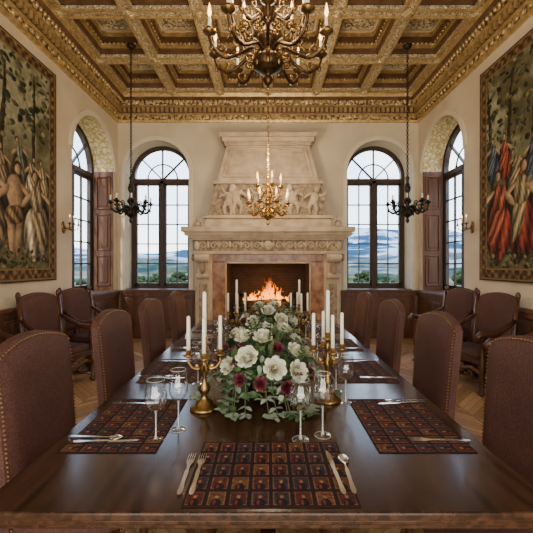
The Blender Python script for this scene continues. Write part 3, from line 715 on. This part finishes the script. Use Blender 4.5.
# ------------------------------------------------------------ flowers
petal=pm('rose_petal',(.74,.71,.58),(.62,.63,.44),.6,scale=15); petal.node_tree.nodes['Principled BSDF'].inputs['Subsurface Weight'].default_value=.1
burg=pm('burgundy_petal',(.09,.01,.02),(.17,.025,.04),.6,scale=20)
leafg=pm('green_leaf',(.028,.07,.02),(.10,.16,.05),.5,scale=9)
leafs=pm('eucalyptus_leaf',(.15,.22,.15),(.32,.38,.28),.6,scale=9)
stem=pm('stem',(.09,.12,.05),None,.6)
berry=pm('dark_berry',(.05,.008,.02),(.10,.02,.04),.25,scale=12)
pink=pm('dusty_pink_petal',(.40,.17,.16),(.5,.28,.24),.6,scale=15)
def rose(R,m):
    w=MB()
    for L,(n,rr,hh,op) in enumerate([(3,.2,1.0,0),(4,.38,.98,.03),(5,.56,.92,.1),(6,.74,.84,.2),(7,.9,.7,.34),(7,1.02,.5,.5)]):
        for k in range(n):
            a0=2*pi*k/n+L*.7
            def fn(u,v,a0=a0,n=n,rr=rr,hh=hh,op=op):
                uu=2*u-1; a=a0+uu*(pi/n)*1.35*(.35+.65*math.sin(pi*min(1,v*.8+.15)))
                r=R*(.12+(rr-.1)*v**.6+op*.35*max(0,v-.7)/.3*(1-.3*uu*uu))
                z=R*(-.55+(hh+.5)*v*(1-.18*uu*uu)-op*.25*max(0,v-.75)/.25)
                return (r*math.cos(a),r*math.sin(a),z)
            w.grid(fn,5,5,m)
    w.ell((0,0,.1*R),(.14*R,.14*R,.6*R),m,8,6); w.ell((0,0,-.5*R),(.2*R,.2*R,.18*R),3,8,6)
    return w
def leaf(L,Wd,m,curl=.3,round_=1.0):
    w=MB()
    def fn(u,v):
        uu=2*u-1; wd=Wd*math.sin(pi*min(1,(v*.93+.04))**round_)
        return (uu*wd,v*L,-curl*L*v*v+abs(uu)*wd*.25)
    w.grid(fn,2,5,m); return w
def orient(d):
    d=Vector(d).normalized(); return d.to_track_quat('Z','Y').to_matrix().to_4x4()
FM=[petal,leafg,leafs,stem,berry,burg,pink]
def arrangement(cx,cy,ex,ey,ez,roses,seed,spill=True):
    r=random.Random(seed); w=MB()
    w.lathe([(.07,0.001),(.075,.01),(.03,.02),(.02,.045),(.06,.06),(.12,.09),(.15,.13),(.14,.13),(.05,.09)],20,7)
    zc=.14
    w.ell((0,0,zc+.03),(ex*.68,ey*.72,ez*.58),1,16,10)
    def surf(a,b,k=1.0): 
        return Vector((ex*k*math.cos(b)*math.cos(a),ey*k*math.cos(b)*math.sin(a),zc+(ez*k)*math.sin(b)))
    for k in range(900):
        a=r.uniform(0,2*pi); b=math.asin(r.uniform(-.35,1)); p=surf(a,b,r.uniform(.66,1.12))
        nrm=Vector((math.cos(b)*math.cos(a)/ex,math.cos(b)*math.sin(a)/ey,math.sin(b)/ez)).normalized()
        tdir=(nrm*.6+Vector((r.uniform(-1,1),r.uniform(-1,1),r.uniform(-.6,.8)))).normalized()
        if p.z<.03: p.z=.03
        M=T(*p)@orient(tdir)@RX(-pi/2)@RY(r.uniform(-1,1))
        if r.random()<.68: w.merge(leaf(r.uniform(.04,.085),r.uniform(.009,.02),1,.3),M)
        else: w.merge(leaf(r.uniform(.03,.055),r.uniform(.010,.018),2,.15,.8),M)
    for k in range(26 if spill else 8):
        a=-pi/2+r.uniform(-1.45,1.45) if k%4 else pi/2+r.uniform(-1,1)
        if k<11: a=-pi/2-.15+r.uniform(-.7,.6)
        p0=surf(a,.35,.85); L=r.uniform(.18,.34); pts=[]
        for t in range(8):
            s=t/7; pts.append(Vector((p0.x+math.cos(a+.3*s)*L*s*.7,p0.y+math.sin(a+.3*s)*L*s*.55,max(.012,p0.z+.04*s-1.5*L*s*s))))
        w.tube(pts,.0025,5,3)
        for t in range(1,8):
            for s in (-1,1):
                M=T(*pts[t])@RZ(a-pi/2+s*1.1+r.uniform(-.3,.3))@RX(r.uniform(-.5,.3)); w.merge(leaf(.044,.017,2 if k%3 else 1,.1,.75),M)
    for (dx,dy,dz,R,mi) in roses:
        nrm=Vector((dx/ex**1.2,dy/ey**1.2,(dz-zc)/ez+.25)); w.merge(rose(R,mi),T(dx,dy,dz)@orient(nrm)@RZ(r.uniform(0,6)))
    for k in range(34):
        a=r.uniform(0,2*pi); b=math.asin(r.uniform(.05,.9)); p=surf(a,b,1.04)
        for q_ in range(7): w.ell((p.x+r.uniform(-.022,.022),p.y+r.uniform(-.022,.022),p.z+r.uniform(-.02,.02)),.0085,4,8,6)
    for k in range(34):
        a=r.uniform(0,2*pi); b=r.uniform(.3,1.4); p=surf(a,b,.9); q2=p+Vector((math.cos(a)*.07,math.sin(a)*.06,.09)); w.tube([p,(p+q2)/2,q2],.002,5,3)
        for t in range(5):
            pp=p.lerp(q2,(t+1)/5)
            for s in (-1,1): w.merge(leaf(.035,.009,1,.1),T(*pp)@RZ(a+s*1.2)@RX(.6))
    return w.obj('flower_arrangement',FM+[brass],(cx,cy,TZ),normals=False)
arrangement(-.02,2.2,.30,.38,.21,[(-.09,-.33,.285,.054,0),(.055,-.36,.235,.054,0),(.18,-.29,.20,.052,0),(-.20,-.24,.215,.045,0),(-.13,-.34,.17,.030,5),(.17,-.19,.29,.042,0),(-.01,-.18,.36,.05,0),(-.17,.02,.34,.05,0),(.12,.08,.36,.05,0),(.0,.22,.34,.05,0),(.26,.0,.23,.042,0),(-.28,.0,.22,.035,6),(-.02,-.40,.17,.030,5),(.12,-.38,.14,.034,5),(.26,-.2,.15,.032,5),(-.24,-.1,.27,.032,5),(-.2,.25,.25,.05,0),(.2,.25,.25,.05,0),(.07,-.27,.32,.032,5),(-.12,-.17,.36,.045,0)],4)
arrangement(.0,3.0,.25,.34,.25,[(-.12,-.25,.33,.05,0),(.10,-.25,.35,.05,0),(0,-.2,.41,.05,0),(-.2,-.12,.31,.035,5),(.2,-.1,.32,.045,0),(.05,.0,.43,.05,0),(-.08,.05,.42,.05,0),(.0,-.34,.25,.035,6),(-.2,.1,.3,.05,0),(.15,.2,.33,.05,0)],9,False)
# ------------------------------------------------------------ chandeliers
def chain(mb,z0,z1,m,link=.05,r=.006):
    n=int((z1-z0)/(link*.75)); st=(z1-z0)/n
    for k in range(n):
        z=z0+(k+.5)*st; ax=k%2; pts=[]
        for t in range(9):
            a=2*pi*t/8; x=link*.3*math.cos(a); zz=link*.52*math.sin(a); pts.append((x if ax else 0,0 if ax else x,z+zz))
        mb.tube(pts,r,5,m)
def chandelier(name,loc,R,n1,n2,metal,acc,lit,sc=1.0,cs=.011,fat=1.0):
    w=MB(); s=sc
    pr=[(.004,0),(.02,.02),(.028,.045),(.012,.065),(.02,.08),(.065,.11),(.085,.15),(.07,.19),(.03,.22),(.025,.26),(.05,.29),(.055,.32),(.025,.35),(.02,.42),(.04,.46),(.045,.5),(.02,.54),(.018,.6),(.03,.63),(.012,.66)]
    w.lathe([(r*s*fat,z*s) for r,z in pr],18,0)
    for z,r_ in ((.22,.035),(.35,.03),(.54,.028)): w.lathe([(r_*s*.8*fat,(z-.012)*s),(r_*s*1.25*fat,z*s),(r_*s*.8*fat,(z+.012)*s)],16,1)
    for k in range(8):
        w.ell((.08*s*fat,0,.15*s),(.012*s,.016*s,.05*s),1,8,6,RZ(k*pi/4))
    def arm(a,Rr,z0,zc,th):
        M=RZ(a); Z=z0*s; C=zc*s
        pts=[(.04*s,0,Z),(Rr*.28,0,Z+.035*s),(Rr*.5,0,Z-.02*s),(Rr*.72,0,Z-.06*s),(Rr*.92,0,Z-.02*s),(Rr,0,Z+.05*s),(Rr,0,C)]
        P=[Vector(p) for p in pts]; out=[]
        for i in range(len(P)-1):
            p0=P[max(i-1,0)];p1=P[i];p2=P[i+1];p3=P[min(i+2,len(P)-1)]
            for t in (0,.33,.66): out.append(.5*((2*p1)+(-p0+p2)*t+(2*p0-5*p1+4*p2-p3)*t*t+(-p0+3*p1-3*p2+p3)*t**3))
        out.append(P[-1]); w.tube(out,th,7,0,M)
        for cxx,czz,rs_,dr_ in ((.55,.06,.16,1),(.8,-.01,.10,-1),(.3,-.03,.10,-1)):
            pts=[]
            for t in range(11):
                q_=t/10*2.6*pi*dr_; rr=Rr*rs_*(1-t/12); pts.append((Rr*cxx+rr*math.cos(q_),0,Z+czz*s+rr*math.sin(q_)))
            w.tube(pts,[th*.7*(1-.4*t/10) for t in range(11)],6,1,M)
        w.ell((Rr*.72,0,Z-.05*s),(.035*s,.012*s,.014*s),1,8,5,M); w.ell((Rr*.35,0,Z+.03*s),(.03*s,.012*s,.016*s),1,8,5,M)
        w.ell((Rr*.97,0,Z-.02*s),(.013*s,.013*s,.022*s),1,8,6,M)
        A=M@T(Rr,0,C)
        w.lathe([(.008*s,-.02*s),(.022*s,-.008*s),(.042*s,.006*s),(.044*s,.012*s),(.016*s,.01*s),(.02*s,.035*s),(.017*s,.04*s)],14,1,A)
        w.lathe([(cs,.03*s),(cs,.03*s+.07*s),(cs*.5,.105*s)],10,2,A)
        if lit: w.lathe([(.003,.10*s),(cs*.9,.118*s),(cs*1.15,.135*s),(cs*.7,.16*s),(.001,.195*s)],10,3,A)
        else: w.tube([(0,0,.10*s),(0,0,.12*s)],.0015,4,0,A)
    for k in range(n1): arm(2*pi*(k+.5)/n1,R,.2,.27,.011*s)
    for k in range(n2): arm(2*pi*k/n2,R*.62,.42,.5,.009*s)
    L=ZC-.03-loc[2]
    chain(w,.65*s,L-.04,0)
    w.lathe([(.02,L-.06),(.06,L-.035),(.075,L)],16,0)
    return w.obj(name,[metal,acc,wax,bulb],loc)
chandelier('chandelier',(0,3.0,3.08),.50,10,8,bronze,brassd,True,1.3,.014,1.25)
chandelier('chandelier',(0,5.6,2.18),.33,8,5,brassb,brassb,True,1.2,.012)
chandelier('chandelier',(-2.2,5.62,2.22),.30,8,0,iron,iron,False,1.15,.012)
chandelier('chandelier',(2.24,5.62,2.22),.30,8,0,iron,iron,False,1.15,.012)
w=MB()
w.lathe([(.05,0),(.055,.01),(.03,.02),(.02,.03)],16,0,RX(pi/2)@SC(1,1.8,1))
w.tube([(0,-.02,0),(0,-.08,-.03),(0,-.13,0)],.008,8,0)
for s in (-1,0,1):
    w.tube([(0,-.1,-.02),(s*.06,-.13,-.05),(s*.12,-.16,-.02),(s*.12,-.17,.04)],.007,7,0)
    A=T(s*.12,-.17,.04); w.lathe([(.008,-.01),(.03,.004),(.012,.006),(.014,.025),(.01,.026)],12,0,A); w.lathe([(.009,.02),(.009,.1),(.004,.105)],8,1,A); w.lathe([(.002,.105),(.007,.12),(.001,.145)],8,2,A)
scm=w.mesh('wall_sconce',[brassd,wax,bulb])
place('wall_sconce',scm,(-RX0+.0,5.47,2.14),pi/2); place('wall_sconce',scm,(RX0,5.47,2.14),-pi/2)
# ------------------------------------------------------------ outdoors
def hgt(x,y):
    r=math.hypot(x,y)
    z=-4-6*min(1,max(0,(r-12)/170))**.8
    k=min(1,max(0,(r-230)/600)); 
    z+=k*(52+26*math.sin(x/170+.6)+18*math.sin(y/130+x/260)+12*math.sin(x/61+y/90)+5*math.sin(x/27))
    return z
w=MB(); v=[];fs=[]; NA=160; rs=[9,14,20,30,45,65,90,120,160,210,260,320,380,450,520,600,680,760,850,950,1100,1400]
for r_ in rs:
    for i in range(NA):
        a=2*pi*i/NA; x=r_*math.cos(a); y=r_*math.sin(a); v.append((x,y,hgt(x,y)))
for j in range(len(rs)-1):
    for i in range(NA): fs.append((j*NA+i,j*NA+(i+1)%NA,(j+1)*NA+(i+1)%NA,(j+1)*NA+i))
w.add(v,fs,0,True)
m,nt,b=base('valley_land'); vv=coords(nt,(1,1,1),'World')
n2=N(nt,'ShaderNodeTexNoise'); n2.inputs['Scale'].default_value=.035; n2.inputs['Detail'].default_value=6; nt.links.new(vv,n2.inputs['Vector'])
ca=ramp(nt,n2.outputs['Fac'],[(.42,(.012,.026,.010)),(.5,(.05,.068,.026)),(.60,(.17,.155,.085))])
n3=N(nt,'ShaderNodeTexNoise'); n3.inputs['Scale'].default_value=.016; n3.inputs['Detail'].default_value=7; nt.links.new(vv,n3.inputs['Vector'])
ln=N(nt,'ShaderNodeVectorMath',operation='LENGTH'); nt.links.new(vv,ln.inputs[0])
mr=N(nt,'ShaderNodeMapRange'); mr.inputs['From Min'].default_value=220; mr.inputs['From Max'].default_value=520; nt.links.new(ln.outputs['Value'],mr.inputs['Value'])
cb_=ramp(nt,n3.outputs['Fac'],[(.44,(.03,.07,.12)),(.50,(.07,.13,.20)),(.54,(.42,.50,.58))])  # far hills: aerial haze put into the colour as blue, plus snow patches
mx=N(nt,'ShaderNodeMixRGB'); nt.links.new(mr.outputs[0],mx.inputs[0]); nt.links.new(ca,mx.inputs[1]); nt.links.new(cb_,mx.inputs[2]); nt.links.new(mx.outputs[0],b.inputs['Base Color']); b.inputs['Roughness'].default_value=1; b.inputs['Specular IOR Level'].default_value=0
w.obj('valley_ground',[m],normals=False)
fol=pm('tree_foliage',(.010,.024,.009),(.045,.065,.022),.9,scale=1.2,spec=0.1); bark=pm('bark',(.06,.04,.03),None,.9)
w=MB(); w.lathe([(.22,0),(.15,2.5),(.06,5)],8,1)
r=random.Random(2)
for k in range(46):
    a=r.uniform(0,2*pi); h=r.uniform(2,6.6); rr=1.7*math.sin(pi*min(1,(h-1.2)/6.2))*r.uniform(.3,1)
    w.ell((rr*math.cos(a),rr*math.sin(a),h),(r.uniform(.5,.9),r.uniform(.5,.9),r.uniform(.4,.7)),0,8,6)
tm=w.mesh('tree',[fol,bark])
r=random.Random(5)
for k in range(130):
    if k<100: a=pi/2+r.uniform(-.62,.62); d=r.uniform(34,190)
    else: a=r.uniform(-.4,pi+.4); d=r.uniform(24,80)
    x=d*math.cos(a); y=d*math.sin(a); o=place('tree',tm,(x,y,hgt(x,y)-.2),r.uniform(0,6)); q_=r.uniform(.55,.85)*(1 if d<70 else 1.35); o.scale=(q_,q_,q_)
# ------------------------------------------------------------ light
W=bpy.data.worlds.new('World'); S.world=W; W.use_nodes=True; nt=W.node_tree; bg=nt.nodes['Background']
g=N(nt,'ShaderNodeTexCoord'); sp=N(nt,'ShaderNodeSeparateXYZ'); nt.links.new(g.outputs['Generated'],sp.inputs[0])
cn=N(nt,'ShaderNodeTexNoise'); cn.inputs['Scale'].default_value=3; mp=N(nt,'ShaderNodeMapping'); mp.inputs['Scale'].default_value=(1,1,4); nt.links.new(g.outputs['Generated'],mp.inputs[0]); nt.links.new(mp.outputs[0],cn.inputs[0])
sk=ramp(nt,sp.outputs[2],[(0,(.90,.95,1)),(.2,(.66,.82,1)),(.8,(.30,.52,.95))])
cl=ramp(nt,cn.outputs['Fac'],[(.45,(0,0,0)),(.70,(.85,.85,.85))])
mx=N(nt,'ShaderNodeMixRGB'); nt.links.new(cl,mx.inputs[0]); nt.links.new(sk,mx.inputs[1]); mx.inputs[2].default_value=(1,1,1,1)
nt.links.new(mx.outputs[0],bg.inputs[0]); bg.inputs[1].default_value=5.5
def light(t,name,loc,e,col,size=None,sy=None,rot=(0,0,0),rad=.1):
    l=bpy.data.lights.new(name,t); l.energy=e; l.color=col
    if t=='AREA': l.shape='RECTANGLE'; l.size=size; l.size_y=sy
    if t=='POINT': l.shadow_soft_size=rad
    o=bpy.data.objects.new(name,l); S.collection.objects.link(o); o.location=loc; o.rotation_euler=rot; return o
sn_=light('SUN','sun',(0,0,20),3.0,(1,.94,.84),rot=(math.radians(50),0,math.radians(-25))); sn_.data.angle=.02
light('AREA','added_rear_fill',(0,-2.7,3.0),250,(1,.94,.85),4.5,3.0,(math.radians(84),0,0))  # added fill behind the camera, not a lamp of the hall
light('AREA','added_ceiling_fill',(0,-1.6,.5),170,(1,.93,.80),4,1.5,(math.radians(155),0,0))  # unseen fill aimed upward, added to brighten the ceiling
light('POINT','chandelier_light',(0,3.0,3.75),75,(1,.80,.55),rad=.3)
light('POINT','chandelier_light',(0,5.6,3.25),85,(1,.80,.55),rad=.2)
light('POINT','fire_light',(0,6.75,1.1),22,(1,.42,.12),rad=.15)
# ------------------------------------------------------------ camera
cam=bpy.data.cameras.new('camera'); cam.sensor_width=36; cam.lens=350/533*36; cam.shift_x=-1.5/533; cam.shift_y=-1.5/533; cam.clip_start=.05; cam.clip_end=3000
co=bpy.data.objects.new('camera',cam); S.collection.objects.link(co); co.location=(0,0,1.55); co.rotation_euler=(pi/2,0,0); S.camera=co
